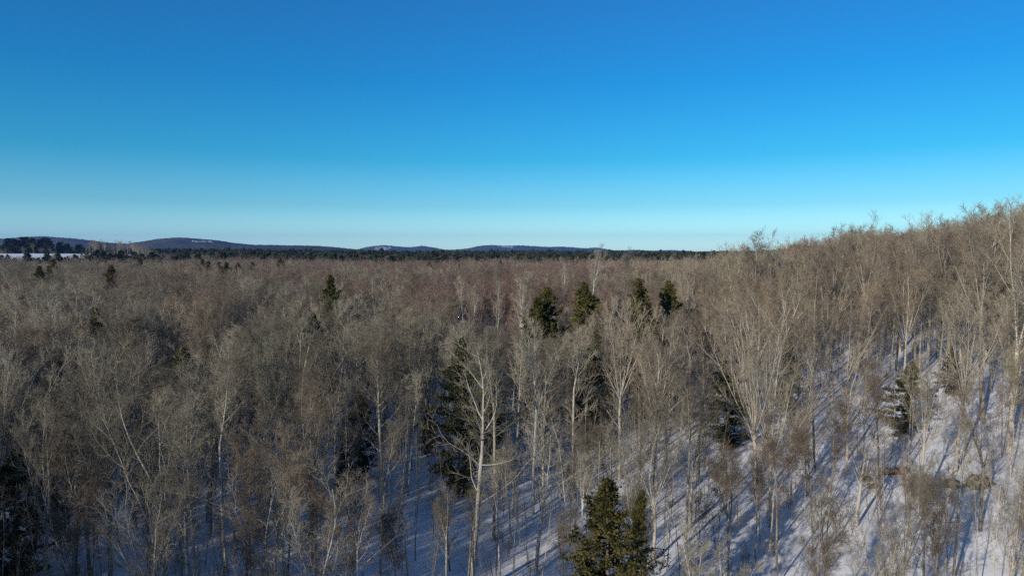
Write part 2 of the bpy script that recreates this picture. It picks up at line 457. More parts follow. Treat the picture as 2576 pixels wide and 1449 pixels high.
M_SNOW = snow_mat()

def polar_sheet(name, mat):
    na = 720
    rr = np.concatenate([[0.0], np.arange(1.5, 60, 1.0), 60 * (1.022 ** np.arange(0, 260))])
    rr = rr[rr < 16000]
    a = np.linspace(0, 2 * math.pi, na, endpoint=False)
    X = rr[:, None] * np.sin(a)[None]; Y = rr[:, None] * np.cos(a)[None]
    Z = gz(X, Y) - 0.0 * rr[:, None]
    V = np.stack([X, Y, Z], -1).reshape(-1, 3)
    i = np.arange(len(rr) - 1)[:, None] * na; j = np.arange(na)[None]; j2 = (j + 1) % na
    F = np.stack([i + j, i + na + j, i + na + j2, i + j2], -1).reshape(-1, 4)[:, ::-1]
    return quad_mesh(name, V, F, [mat])
obj('ground', polar_sheet('ground', M_SNOW), kind='structure')

def hill_mat():
    m, t, bs = new_mat('wooded_hillside', 1.0, 0.0)
    tc = N(t, 'ShaderNodeTexCoord')
    n1 = N(t, 'ShaderNodeTexNoise', Scale=0.0028, Detail=5.0, Roughness=0.6); t.links.new(tc.outputs['Object'], n1.inputs['Vector'])
    n2 = N(t, 'ShaderNodeTexNoise', Scale=0.03, Detail=4.0, Roughness=0.7); t.links.new(tc.outputs['Object'], n2.inputs['Vector'])
    c = mixc(t, ramp(t, n1.outputs[0], 0.42, 0.58), (0.085, 0.066, 0.064), (0.022, 0.028, 0.022))
    c = mixc(t, ramp(t, n2.outputs[0], 0.35, 0.62), c, (0.060, 0.056, 0.052))
    t.links.new(c, bs.inputs['Base Color'])
    bp = N(t, 'ShaderNodeBump', Strength=1.0, Distance=16.0); t.links.new(n2.outputs[0], bp.inputs['Height'])
    t.links.new(bp.outputs[0], bs.inputs['Normal'])
    return m
M_HILL = hill_mat()

# each range: distance, depth, skyline as (px, py) on the 2576 px view
RANGES = [
 (4800, 0.20, [(-420, 630), (-250, 616), (-90, 604), (0, 600), (60, 596), (110, 594), (160, 597), (215, 603), (270, 609), (320, 613), (380, 622), (430, 634)]),
 (4300, 0.20, [(180, 636), (250, 620), (310, 614), (350, 608), (400, 600), (445, 597), (500, 600), (545, 604), (590, 611), (640, 615), (700, 616), (760, 617), (830, 620), (900, 627), (960, 634)]),
 (8000, 0.18, [(860, 636), (900, 626), (930, 619), (965, 616), (1000, 619), (1025, 622), (1060, 617), (1090, 621), (1115, 627), (1150, 629), (1200, 634)]),
 (9000, 0.18, [(1060, 636), (1110, 628), (1160, 626), (1190, 622), (1210, 617), (1240, 616), (1275, 618), (1305, 616), (1345, 618), (1380, 621), (1420, 620), (1455, 623), (1480, 624), (1500, 621), (1525, 626), (1560, 631), (1640, 636)]),
 (11500, 0.15, [(1500, 636), (1560, 630), (1600, 628), (1640, 630), (1690, 628), (1740, 632), (1850, 631), (2000, 629), (2200, 628), (2500, 630), (2900, 634)]),
 (3400, 0.16, [(-500, 636), (200, 633), (500, 629), (700, 628), (900, 631), (1150, 631), (1400, 633), (1700, 633), (2000, 632), (2300, 633), (3000, 636)]),
]
def hill(D, depth, sky_pts, k):
    px = np.array([p[0] for p in sky_pts], float); py = np.array([p[1] for p in sky_pts], float)
    n = int((px[-1] - px[0]) / 3) + 1
    xs = np.linspace(px[0], px[-1], n)
    ys = np.interp(xs, px, py)
    kk = np.hanning(15); kk /= kk.sum()
    ys = np.convolve(np.pad(ys, 7, mode='edge'), kk, 'valid')
    m = 61
    v = np.linspace(-1, 1, m)
    V = np.zeros((n, m, 3))
    g = np.random.default_rng(100 + k)
    for a in range(n):
        d = ray(xs[a], ys[a])
        crest = CAM_H + D * d[2] / d[1]
        yy = D * (1 + depth * v)
        x = yy * d[0] / d[1]
        base = -40.0
        prof = np.cos(v * math.pi / 2) ** 1.3
        V[a, :, 0] = x; V[a, :, 1] = yy; V[a, :, 2] = base + (crest - base) * prof
    X, Y = V[..., 0], V[..., 1]
    s = D / 5000.0
    env = np.cos(v * math.pi / 2)[None] ** 0.5
    V[..., 2] += env * (7 * s * wav(X, Y, 420 * s, 6 + k) + 4 * s * wav(X, Y, 160 * s, 8 + k)) * (1 - 0.75 * np.exp(-(v[None] * 5) ** 2))
    V[..., 2] += env * g.normal(0, 1.3 * s, V.shape[:2])
    i = np.arange(n - 1)[:, None] * m; j = np.arange(m - 1)[None]
    F = np.stack([i + j, i + m + j, i + m + j + 1, i + j + 1], -1).reshape(-1, 4)[:, ::-1]
    obj('hills', quad_mesh('hills', V.reshape(-1, 3), F, [M_HILL]), kind='structure')
    return V, xs
HV = [hill(D, dp, p, k) for k, (D, dp, p) in enumerate(RANGES)]

# open snowy clearings on the hills, and the snowy field by the pines: thin sheets laid on the slope
M_FIELD, _t, _b = new_mat('field_snow', 0.8, 0.1)
_n = N(_t, 'ShaderNodeTexNoise', Scale=0.02, Detail=4.0)
_tc = N(_t, 'ShaderNodeTexCoord'); _t.links.new(_tc.outputs['Object'], _n.inputs['Vector'])
_t.links.new(mixc(_t, ramp(_t, _n.outputs[0], 0.42, 0.6), (0.62, 0.63, 0.66), (0.14, 0.125, 0.12)), _b.inputs['Base Color'])
def clearing(k, px0, px1, v0, v1, seed):
    V, xs = HV[k]
    v = np.linspace(-1, 1, V.shape[1])
    g = np.random.default_rng(seed)
    ia = np.where((xs >= px0) & (xs <= px1))[0]
    ja = np.where((v >= v0) & (v <= v1))[0]
    if len(ia) < 2 or len(ja) < 2: return
    cells = []
    for a in ia[:-1]:
        for b in ja[:-1]:
            e = ((xs[a] - (px0 + px1) / 2) / (px1 - px0) * 2) ** 2 + ((v[b] - (v0 + v1) / 2) / (v1 - v0) * 2) ** 2
            if e < 0.6 + g.normal(0, 0.45): cells.append((a, b))
    vs, fs = [], []
    for a, b in cells:
        q = len(vs)
        for c in ((a, b), (a, b + 1), (a + 1, b + 1), (a + 1, b)): vs.append(V[c] + [0, 0, 1.6])
        fs.append((q, q + 1, q + 2, q + 3))
    obj('snow_clearing', quad_mesh('snow_clearing', vs, fs, [M_FIELD]), kind='structure')
clearing(1, 478, 535, -0.34, -0.22, 1)
clearing(2, 938, 985, -0.55, -0.25, 3)
clearing(3, 1240, 1300, -0.35, -0.15, 4)
clearing(3, 1415, 1450, -0.75, -0.6, 5)

# ---------------------------------------------------------------- the trees singled out by hand
things = []       # (object, kind, x, y, z0, H)
def tree(name, mesh_kind, seed, x, y, H, label, group, cat='tree', rot=None, skin=None, fat=1.0):
    tm, cm, H0 = near_meshes(mesh_kind, seed, skin)
    z0 = float(gz(x, y))
    root = obj(name, None, loc=(x, y, z0 - 0.05))
    s = H / H0
    root.scale = (s * fat, s * fat, s)
    root.rotation_euler = (random.gauss(0, 0.025), random.gauss(0, 0.025), random.uniform(0, 6.283) if rot is None else rot)
    root['label'] = label; root['category'] = cat; root['group'] = group
    obj('trunk', tm, root); obj('crown', cm, root)
    things.append((root, mesh_kind, x, y, z0, H))
    return root

GB, GC, GW, GP = 'leafless grey trees of the near wood', 'evergreen trees among the bare wood', 'pale and white barked trees', 'tall dark pines at the edge of the snowy field'
HERO = []   # landmarks: (px, py, short phrase)
def bare(px, D, top, kind, seed, label, short=None, **kw):
    x, y, z0, H = spot(px, D, top)
    nm = 'birch_tree' if kind == 'birch' else 'bare_tree'
    o = tree(nm, kind, seed, x, y, max(H, 6), label, GW if kind == 'birch' else GB, **kw)
    if short: HERO.append((px, top + 60, short))
    return o
def ever(px, D, top, kind, seed, label, short=None, fat=1.0, name=None, group=GC):
    x, y, z0, H = spot(px, D, top)
    o = tree(name or 'evergreen_tree', kind, seed, x, y, max(H, 4), label, group, fat=fat)
    if short: HERO.append((px, top + 30, short))
    return o

bare(1185, 47, 850, 'lone', 18, 'pale tree with crooked forked limbs standing alone in the lower middle', 'the pale forked tree in the lower middle', skin='crooked')
bare(1241, 57, 845, 'straight', 21, 'tall straight grey trunk just right of the pale forked middle tree')
bare(405, 42, 940, 'crooked', 12, 'stout tree with wide spreading limbs low at the left, crown over blue snow', 'the wide-limbed tree low at the left', skin='maple')
bare(262, 46, 1000, 'crooked', 13, 'lichen grey tree with ascending limbs left of the stout wide-limbed tree', skin='maple')
bare(735, 62, 800, 'maple', 31, 'thick dark trunk rising to a sunlit upswept crown in the left middle', 'the thick dark trunk in the left middle', fat=1.25)
bare(712, 60, 830, 'maple', 32, 'dark trunk pressed against the left side of the thickest dark trunk')
bare(965, 58, 830, 'straight', 22, 'tall grey tree with level side twigs between dark hemlock and thick dark trunk', 'the level-twigged tree left of centre')
bare(1030, 74, 800, 'maple', 33, 'grey tree with fine upright crown immediately left of the big dark hemlock')
bare(1348, 50, 1010, 'crooked', 14, 'mossy green-grey trunk with short crooked limbs below the white forked birch', skin='crooked')
bare(1342, 62, 790, 'birch', 41, 'white barked birch with forking white limbs right of centre', 'the white forked birch right of centre')
bare(1462, 50, 1120, 'birch', 42, 'thin pale birch leaning and forking just left of the foreground cedar')
bare(1562, 68, 755, 'fan', 51, 'fan shaped grey tree with many straight limbs above the foreground cedar', 'the fan tree above the foreground cedar')
bare(1655, 64, 800, 'fan', 52, 'dark stemmed fan shaped tree leaning right of the foreground cedar')
bare(1912, 58, 740, 'fan', 53, 'broad pale fan crowned tree with two tall trunks, left of the open snow', 'the broad pale fan tree')
bare(1948, 53, 860, 'fan', 54, 'pale trunk standing close right of the broad fan crowned tree')
bare(2058, 62, 800, 'straight', 23, 'slender grey tree at the left edge of the sunlit open snow')
bare(2130, 70, 720, 'maple', 34, 'forked brown-grey tree rising from the bright snow slope', 'the forked tree on the bright snow slope')
bare(2225, 54, 900, 'slim', 61, 'leaning forked trunk in the middle of the bright snow')
bare(2330, 50, 890, 'fan', 55, 'fan crowned grey tree in front of the right hand hemlock')
bare(2420, 56, 700, 'fan', 56, 'tall pale tree with spreading straight limbs near the right side', 'the tall pale tree near the right side')
bare(2480, 46, 940, 'maple', 35, 'rusty brown twigged tree low at the right side', skin='slim')
bare(2562, 58, 488, 'maple', 36, 'tallest crown at the right edge, reaching highest against the sky', 'the tallest crown at the right edge', skin='fan')
bare(2490, 66, 520, 'maple', 31, 'high crown against the sky just left of the tallest right edge tree')
bare(2100, 100, 560, 'maple', 37, 'rounded crown standing clear above the skyline on the right', 'the skyline crown on the right')
bare(2175, 96, 556, 'maple', 33, 'twin of the rounded skyline crown, standing on its right side')
bare(2345, 92, 545, 'fan', 52, 'flat topped crown on the skyline between the rounded crowns and right edge')
bare(2400, 88, 540, 'maple', 32, 'fine twigged crown against the sky left of the tall right edge trees')
bare(1905, 125, 592, 'straight', 24, 'narrow crown poking above the skyline right of the distant pines')
bare(1962, 130, 596, 'maple', 34, 'small tufted crown on the skyline, second of the narrow skyline pair')
bare(1490, 170, 612, 'birch', 43, 'tall pale tree poking above the hills right of the centre', 'the pale tree poking above the hills')
bare(1572, 190, 626, 'straight', 22, 'thin twigged top just breaking the horizon beside the pale hill-topping tree')
bare(1312, 125, 690, 'birch', 44, 'white broken looking tree with crooked arms in the reddish wood')
bare(1305, 140, 680, 'birch', 42, 'straight white stem close behind the crooked armed white tree')
bare(1412, 185, 648, 'birch', 43, 'white stem rising high in the reddish wood left of the hill-topping tree')
bare(1165, 150, 690, 'birch', 41, 'white stemmed birch in the reddish wood, leftmost of the three at centre')
bare(1190, 155, 700, 'birch', 43, 'white stemmed birch, middle one of the three at centre')
bare(1246, 150, 700, 'birch', 44, 'white stemmed birch, rightmost of the three at centre')
bare(935, 175, 682, 'birch', 42, 'short white fork among grey crowns right of the rounded cedar')
bare(620, 150, 705, 'birch', 44, 'whitish fork sticking out of the grey canopy left of the rounded cedar')
bare(1760, 34, 1330, 'birch', 45, 'white limbed young birch low at the bottom edge, right of the cedar', 'the white limbed birch at the bottom edge')
bare(1850, 33, 1345, 'birch', 46, 'white forked birch at the bottom edge, right one of the pair')
bare(800, 34, 1190, 'crooked', 15, 'pale lichen covered crown filling the bottom edge left of centre', 'the lichen crown at the bottom edge', skin='crooked')
bare(620, 38, 1260, 'slim', 62, 'reddish brown young tree at the bottom edge below the thick dark trunk')
bare(1010, 36, 1270, 'slim', 63, 'fine brown twigged young tree at the bottom edge left of the pale forked tree')
bare(2230, 31, 1290, 'fan', 51, 'pale forked crown cut by the bottom edge under the open snow')
bare(2550, 36, 1130, 'fan', 53, 'yellowish grey crown cut by the right edge near the bottom')
bare(2070, 34, 1350, 'slim', 61, 'low twiggy crown at the bottom edge between birches and open snow')

ever(1150, 66, 843, 'hemlock', 71, 'big dark hemlock behind the pale forked tree, tallest evergreen in the middle', 'the big dark hemlock in the middle', fat=1.05)
ever(1235, 78, 950, 'hemlock', 72, 'dark hemlock half hidden on the right of the big middle hemlock', fat=1.2)
ever(1075, 80, 1020, 'hemlock', 73, 'low dark hemlock at the left foot of the big middle hemlock', fat=1.2)
ever(1465, 96, 702, 'cedar', 81, 'pointed dark cedar right of centre, middle of three pointed tops', 'the pointed cedar right of centre', fat=1.35)
ever(1366, 100, 712, 'cedar', 82, 'narrow cedar with a thin spire, left one of three pointed tops', 'the narrow cedar with the thin spire', fat=1.35)
ever(1345, 96, 740, 'cedar', 83, 'shorter cedar leaning against the left of the thin spired cedar', fat=1.35)
ever(1634, 98, 692, 'cedar', 84, 'slender cedar, rightmost of the three pointed tops', 'the rightmost pointed cedar', fat=1.35)
ever(1615, 92, 745, 'cedar', 81, 'ragged cedar just below and left of the rightmost pointed cedar', fat=1.35)
ever(1692, 105, 700, 'cedar', 85, 'dull green cedar behind pale twigs right of the three pointed tops', fat=1.35)
ever(1490, 82, 830, 'hemlock', 74, 'tall shaded hemlock behind the fan tree right of centre', fat=1.2)
ever(845, 112, 685, 'cedar', 86, 'rounded dark cedar standing alone above the grey canopy left of centre', 'the rounded lone cedar left of centre', fat=1.15)
ever(240, 96, 765, 'cedar', 87, 'golden green cedar standing alone above the canopy at the far left', 'the golden lone cedar at the left', fat=1.35)
ever(1830, 72, 900, 'hemlock', 75, 'wide dark hemlock behind the broad pale fan tree', fat=1.6)
ever(1985, 80, 850, 'hemlock', 76, 'dark hemlock in shade at the left rim of the open snow', fat=1.2)
ever(2268, 66, 900, 'hemlock', 77, 'hemlock with drooping boughs on the bright snow at the right', 'the hemlock on the bright snow', fat=1.35)
ever(2400, 74, 870, 'hemlock', 78, 'shaded hemlock behind the tall pale tree near the right side', fat=1.3)
ever(860, 64, 1110, 'cedar', 88, 'dull olive cedar low among trunks left of the level-twigged tree', fat=1.2)
ever(900, 70, 980, 'hemlock', 72, 'dark hemlock behind grey twigs above the dull olive cedar', fat=1.2)
ever(20, 48, 1120, 'hemlock', 79, 'black-green hemlock cut by the left edge near the bottom', 'the dark hemlock at the left edge', fat=1.5)
ever(150, 78, 900, 'hemlock', 74, 'shadowy hemlock deep in the wood at the left', fat=1.3)
ever(440, 84, 860, 'hemlock', 76, 'shadowy hemlock behind grey crowns above the wide-limbed left tree', fat=1.3)
ever(800, 92, 780, 'hemlock', 75, 'shaded hemlock among trunks below the rounded lone cedar')
ever(1532, 33, 1195, 'cedar', 89, 'ragged olive cedar in the foreground at the bottom edge', 'the foreground cedar', fat=1.5)
ever(1600, 41, 1225, 'cedar', 85, 'tilted cedar top leaning over the foreground cedar from the right')
for px, D, top, sd_, lab in [
 (100, 210, 664, 83, 'small blackish cedar in the far left canopy'), (140, 260, 648, 84, 'tiny cedar tip left of the snowy field in the far left canopy'),
 (272, 215, 662, 81, 'small pointed cedar in the far canopy above the golden cedar'), (505, 330, 648, 86, 'small dark cedar left of the far cedar clump'),
 (525, 300, 652, 82, 'leftmost cedar of the far clump in the left canopy'), (550, 290, 655, 87, 'second cedar of the far clump in the left canopy'),
 (572, 285, 656, 86, 'widest cedar, middle of the far clump in the left canopy'), (598, 290, 657, 83, 'rightmost cedar of the far clump in the left canopy'),
 (640, 310, 655, 81, 'lone small cedar right of the far cedar clump'), (705, 380, 644, 85, 'dark evergreen in the far canopy between clump and rounded cedar'),
 (1152, 300, 664, 86, 'rusty olive cedar far off in the reddish wood at centre'), (1078, 340, 655, 84, 'faint dark cedar far off, left of the rusty olive one'),
 (1260, 420, 652, 87, 'faint brownish evergreen tip at the far rim of the reddish wood'), (350, 420, 645, 85, 'faint evergreen tip below the hill with the snowy top')]:
    ever(px, D, top, 'cedar', sd_, lab, fat=1.5)
# pine grove beyond the field
pines = [(-20, 960, 604), (22, 930, 601), (40, 915, 603), (62, 925, 598), (84, 910, 600), (104, 920, 599), (122, 900, 604), (150, 940, 610), (168, 960, 613), (192, 980, 616), (232, 890, 607), (252, 885, 612), (270, 880, 610), (294, 900, 612), (330, 860, 622), (205, 1000, 615)]
plab = ['pine cut by the left edge beside the tall grove', 'leftmost pine of the tall dark grove beyond the field', 'second pine of the dark grove, bushy and low branched', 'highest rounded pine top in the grove beyond the field',
 'pine in the middle of the dark grove beyond the field', 'right shoulder pine of the dark grove beyond the field', 'last dense pine at the right end of the dark grove', 'open crowned pine just right of the dark grove', 'thin pine second to the right of the dark grove',
 'small pine midway between dark grove and the far pair', 'left pine of the loose group right of the field', 'tallest open pine in the loose group right of the field', 'full crowned pine in the loose group right of the field', 'rightmost pine of the loose group right of the field',
 'short round pine standing apart right of all the field pines', 'hazy small pine behind the gap between the two pine groups']
for i, ((px, D, top), lab) in enumerate(zip(pines, plab)):
    ever(px, D, top, 'pine', 91 + i % 4, lab, name='pine_tree', group=GP, fat=1.7 if i < 7 else 1.2)

SEEN_TO = {845: 742, 240: 835, 1366: 850, 1345: 860, 1465: 830, 1634: 850, 1615: 870, 1692: 790, 1150: 1230, 1235: 1130, 1075: 1200, 1490: 1060, 1830: 1140, 1985: 1010,
           2268: 1160, 2400: 1010, 860: 1200, 900: 1060, 20: 1500, 150: 960, 440: 930, 800: 850, 1532: 1500, 1600: 1400}
# ---------------------------------------------------------------- all other trees
def scatter(r0, r1, a0, a1, spacing, seed, keep=None):
    """jittered hex-like grid kept inside a sector"""
    g = np.random.default_rng(seed)
    xs = np.arange(-r1, r1, spacing); ys = np.arange(-r1 if max(abs(a0), abs(a1)) > 90 else -5, r1, spacing * 0.87)
    X, Y = np.meshgrid(xs, ys)
    X[1::2] += spacing / 2
    X = (X + g.uniform(-0.45, 0.45, X.shape) * spacing).ravel(); Y = (Y + g.uniform(-0.45, 0.45, Y.shape) * spacing).ravel()
    r = np.hypot(X, Y); a = np.degrees(np.arctan2(X, Y))
    m = (r >= r0) & (r < r1) & (a >= a0) & (a <= a1)
    X, Y = X[m], Y[m]
    if keep is not None:
        q = g.uniform(0, 1, len(X)) < keep(X, Y)
        X, Y = X[q], Y[q]
    return X, Y

def openness(x, y):
    """1 = closed wood, small = open snow (the sunlit slope on the right and glades)"""
    px, py, f = project(x, y, gz(x, y))
    d = np.ones_like(x)
    glade = np.exp(-(((x - 36) / 20) ** 2 + ((y - 70) / 25) ** 2))
    d = d * (1 - 0.82 * glade)
    glade2 = np.exp(-(((x - 70) / 22) ** 2 + ((y - 118) / 24) ** 2))
    d = d * (1 - 0.5 * glade2)
    d = d * np.clip(0.72 + 0.55 * wav(x, y, 34, 11), 0.12, 1)
    near = ss((np.hypot(x, y) - 32) / 26)
    infront = (y > 0) & (np.abs(np.degrees(np.arctan2(x, np.maximum(y, .1)))) < 45)
    d = np.where(infront, d * (0.24 + 0.76 * near), d)
    return d

hx = np.array([t[2] for t in things]); hy = np.array([t[3] for t in things])
def clear_of(x, y, d=2.2):
    return np.array([np.min(np.hypot(hx - a, hy - b)) > d for a, b in zip(x, y)])

X, Y = scatter(20, 165, -52, 52, 3.45, 3, openness)
m = clear_of(X, Y); X, Y = X[m], Y[m]
g0 = np.random.default_rng(5)
tall = g0.normal(15.6, 2.1, len(X)) + 2.0 * ss((X - 25) / 30) + 0.8 * wav(X, Y, 50, 15)
under = g0.uniform(0, 1, len(X)) < 0.33
tall = tall + g0.normal(0, 1.6, len(X)) * ss((X - 30) / 20)
tall = np.where(under, tall * g0.uniform(0.55, 0.8, len(X)), tall)
# the ones close to the camera are low
Z = gz(X, Y)
r = np.hypot(X, Y)
lim = CAM_H - Z - r * (0.17 + 0.14 * (1 - ss((r - 32) / 26)))
tall = np.where((r < 60) & (Y > 0), np.minimum(tall, np.maximum(lim, 6.5)), tall)
# keep the trees singled out by hand in view: nothing taller right in front of them
for root, kd_, x_, y_, z_, H_ in things:
    if y_ > 220: continue
    a_, b_, _f = project(x_, y_, z_ + H_); _a, c_, _f = project(x_, y_, z_)
    lim_py = b_ + (c_ - b_) * (0.55 if kd_ == 'birch' else 0.35)
    if kd_ in CONIFER:
        near_px = min(SEEN_TO, key=lambda q: abs(q - a_)); lim_py = SEEN_TO[near_px] if abs(near_px - a_) < 12 else b_ + 40
    pa, _b, _f = project(X, Y, Z)
    half = (34 if root.scale[0] > 1.25 * root.scale[2] else 18) if kd_ in CONIFER or kd_ == 'birch' else 10
    # height whose top stays below that row
    dz_ = (lim_py * 1024 / 2576 - 252.0) / FPX * Y
    ok = (Y > 5) & (Y < y_ - 1) & (np.abs(pa - a_) < half + 1.6 / np.maximum(Y, 5) * FPX * 1.6)
    tall = np.where(ok, np.minimum(tall, CAM_H - dz_ - Z), tall)
# the crown line against the sky on the right: trees beyond 60 m do not grow above it
SKYLINE = [(0, 640), (1600, 645), (1750, 640), (1850, 612), (1905, 598), (2000, 612), (2050, 578), (2200, 574), (2280, 588), (2350, 560), (2450, 540), (2520, 515), (2576, 505), (2700, 500)]
def under_skyline(x, y, h, g):
    z = gz(x, y)
    pa, _b, _f = project(x, y, z + h)
    row = np.interp(pa, [q[0] for q in SKYLINE], [q[1] for q in SKYLINE]) * 1024 / 2576
    cap = CAM_H + (252.0 - row) / FPX * y - z + np.abs(g.normal(0, 0.5, len(x))) - g.uniform(0, 1.6, len(x))
    return np.where((y > 40) & (x > 12) & (cap > 5), np.minimum(h, cap), h)
tall = under_skyline(X, Y, tall, g0)
q_ = tall > 4.5
X, Y, Z, tall, under = X[q_], Y[q_], Z[q_], tall[q_], under[q_]
PXt, PYt, Ft = project(X, Y, Z + tall * 0.75)
inview = (PXt > -60) & (PXt < 2636) & (PYt < 1500) & (Y > 10)
size = np.where(inview, tall / np.maximum(Ft, 1), 0)
order = np.argsort(-size)
N_IND = 250
ind = order[:N_IND]
rest = order[N_IND:]

kinds_pool = ['maple'] * 5 + ['fan'] * 3 + ['straight'] * 5 + ['crooked'] * 2 + ['slim'] * 5 + ['birch']
seeds = {'maple': (31, 32, 33, 34, 35, 36, 37), 'fan': (51, 52, 53, 54, 55, 56), 'straight': (21, 22, 23, 24, 25, 26), 'crooked': (11, 12, 13, 14, 15), 'slim': (61, 62, 63, 64, 65), 'birch': (41, 42, 43, 44)}
skins = {'maple': (None, None, 'fan', 'slim'), 'fan': (None, 'maple'), 'straight': (None, 'fan'), 'crooked': ('maple', 'crooked'), 'slim': (None, 'maple'), 'birch': (None,)}
LOOK = {'maple': 'upswept grey', 'fan': 'fan crowned', 'straight': 'straight stemmed', 'crooked': 'crooked limbed', 'slim': 'slim brown twigged', 'birch': 'white barked'}
ORD = ['nearest', 'second', 'third', 'fourth', 'fifth', 'sixth', 'seventh', 'eighth', 'ninth', 'tenth', 'eleventh', 'twelfth', 'thirteenth', 'fourteenth', 'fifteenth', 'sixteenth', 'seventeenth', 'eighteenth', 'nineteenth', 'twentieth', 'farthest', 'outermost']
cells = {}
for i in ind:
    kd = random.choice(kinds_pool)
    sdv = random.choice(seeds[kd]); sk = random.choice(skins[kd])
    if math.hypot(X[i], Y[i]) < 50 and random.random() < 0.6: kd = random.choice(['slim', 'straight', 'slim', 'birch']); sdv = random.choice(seeds[kd]); sk = None
    if X[i] > 22 and kd != 'birch' and random.random() < 0.55: sk = 'tan'; sdv = seeds[kd][0 if random.random() < .5 else 1]
    if tall[i] < 10 and kd in ('maple', 'crooked', 'fan'): kd = 'slim'; sdv = random.choice(seeds[kd]); sk = None
    px, py = float(PXt[i]), float(PYt[i])
    # the landmark it stands closest to in view, and on which side
    dd = [(abs(px - a) + 0.8 * abs(py - b), a, b, s_) for a, b, s_ in HERO]
    d_, a, b, s_ = min(dd)
    side = 'right of' if px > a else 'left of'
    if abs(px - a) < abs(py - b) * 0.7: side = 'behind' if py < b else 'in front of'
    cells.setdefault((kd, side, s_), []).append((d_, i, kd, sdv, sk))
for (kd, side, s_), lst in cells.items():
    lst.sort()
    for q, (d_, i, kd, sdv, sk) in enumerate(lst):
        o_ = '' if len(lst) == 1 else ORD[min(q, 21)] + ' '
        lab = '%s%s tree %s %s' % (o_, LOOK[kd], side, s_)
        tree('birch_tree' if kd == 'birch' else 'bare_tree', kd, sdv, float(X[i]), float(Y[i]), float(tall[i]), lab, GW if kd == 'birch' else GB, skin=sk)

# ---------------------------------------------------------------- uncountable rest: instanced masses
def gn_group(coll):
    ng = bpy.data.node_groups.new('scatter', 'GeometryNodeTree')
    ng.interface.new_socket('Geometry', in_out='INPUT', socket_type='NodeSocketGeometry')
    ng.interface.new_socket('Geometry', in_out='OUTPUT', socket_type='NodeSocketGeometry')
    a = ng.nodes.new('NodeGroupInput'); b = ng.nodes.new('NodeGroupOutput')
    ip = ng.nodes.new('GeometryNodeInstanceOnPoints'); ci = ng.nodes.new('GeometryNodeCollectionInfo')
    ci.inputs['Collection'].default_value = coll
    ci.inputs['Separate Children'].default_value = True
    ci.inputs['Reset Children'].default_value = True
    ip.inputs['Pick Instance'].default_value = True
    def attr(nm, tp):
        n = ng.nodes.new('GeometryNodeInputNamedAttribute'); n.data_type = tp; n.inputs['Name'].default_value = nm
        return [o for o in n.outputs if o.enabled and o.name == 'Attribute'][0]
    L = ng.links.new
    L(a.outputs[0], ip.inputs['Points']); L(ci.outputs[0], ip.inputs['Instance'])
    L(attr('vi', 'INT'), ip.inputs['Instance Index'])
    er = ng.nodes.new('FunctionNodeEulerToRotation'); L(attr('rot', 'FLOAT_VECTOR'), er.inputs[0]); L(er.outputs[0], ip.inputs['Rotation'])
    L(attr('sc', 'FLOAT_VECTOR'), ip.inputs['Scale'])
    L(ip.outputs[0], b.inputs[0])
    return ng

def mass(name, X, Y, Hs, vi, meshes, label, cat, fat=None, lean=0.03):
    """meshes: [(mesh, its height)]; one object of kind stuff"""
    g = np.random.default_rng(len(X))
    coll = bpy.data.collections.new(name + '_sources')
    for q, (me, h) in enumerate(meshes):
        o = bpy.data.objects.new('%s_%02d' % (name, q), me); coll.objects.link(o)
    me = bpy.data.meshes.new(name)
    n = len(X)
    me.vertices.add(n)
    me.vertices.foreach_set('co', np.stack([X, Y, gz(X, Y) - 0.05], -1).astype(np.float32).ravel())
    hh = np.array([h for _, h in meshes])[vi]
    s = Hs / hh
    fx = s * (1 if fat is None else fat)
    at = me.attributes.new('vi', 'INT', 'POINT'); at.data.foreach_set('value', vi.astype(np.int32))
    at = me.attributes.new('rot', 'FLOAT_VECTOR', 'POINT')
    at.data.foreach_set('vector', np.stack([g.normal(0, lean, n), g.normal(0, lean, n), g.uniform(0, 6.283, n)], -1).astype(np.float32).ravel())
    at = me.attributes.new('sc', 'FLOAT_VECTOR', 'POINT')
    at.data.foreach_set('vector', np.stack([fx, fx, s], -1).astype(np.float32).ravel())
    o = obj(name, me, kind='stuff', label=label, category=cat)
    md = o.modifiers.new('scatter', 'NODES'); md.node_group = gn_group(coll)
    return o

g1 = np.random.default_rng(21)
# middle distance bare wood, and what surrounds the camera and casts shadows into view
mid = [joined_mesh(k, s_, 1, sk) for k, s_, sk in [('maple', 31, None), ('maple', 32, 'fan'), ('maple', 36, 'slim'), ('fan', 51, None), ('fan', 52, 'maple'), ('fan', 55, 'slim'), ('straight', 21, None), ('crooked', 12, 'maple'), ('slim', 61, None), ('birch', 43, None), ('maple', 33, 'red'), ('maple', 35, 'red'), ('slim', 62, 'red'), ('maple', 34, 'tan'), ('fan', 54, 'tan')]]
pm = np.array([.13, .12, .12, .12, .12, .08, .1, .06, .12, .03, 0, 0, 0, 0, 0]); pm /= pm.sum()
def pick(x, y, base, reds, tans, g):
    """species by place: red maples in the middle distance, tan beeches up the slope on the right"""
    vi = g.choice(len(base), len(x), p=base)
    a_ = np.degrees(np.arctan2(x, y)); r_ = np.hypot(x, y)
    pr = 0.65 * ss((r_ - 105) / 40) * np.exp(-((a_ + 1) / 21.0) ** 2) * np.clip(0.7 + 0.6 * wav(x, y, 70, 18), 0.1, 1)
    pt = 0.5 * ss((x - 20) / 30) * (y > 0)
    u = g.uniform(0, 1, len(x))
    vi = np.where(u < pr, g.choice(reds, len(x)), vi)
    return np.where((u > 1 - pt), g.choice(tans, len(x)), vi)
def side_keep(x, y):
    r_ = np.hypot(x, y)
    out = np.abs(np.degrees(np.arctan2(x, y))) > 52
    return np.where(out & (r_ > 14), 0.85, 0)
X1, Y1 = scatter(14, 130, -180, 180, 4.4, 8, side_keep)
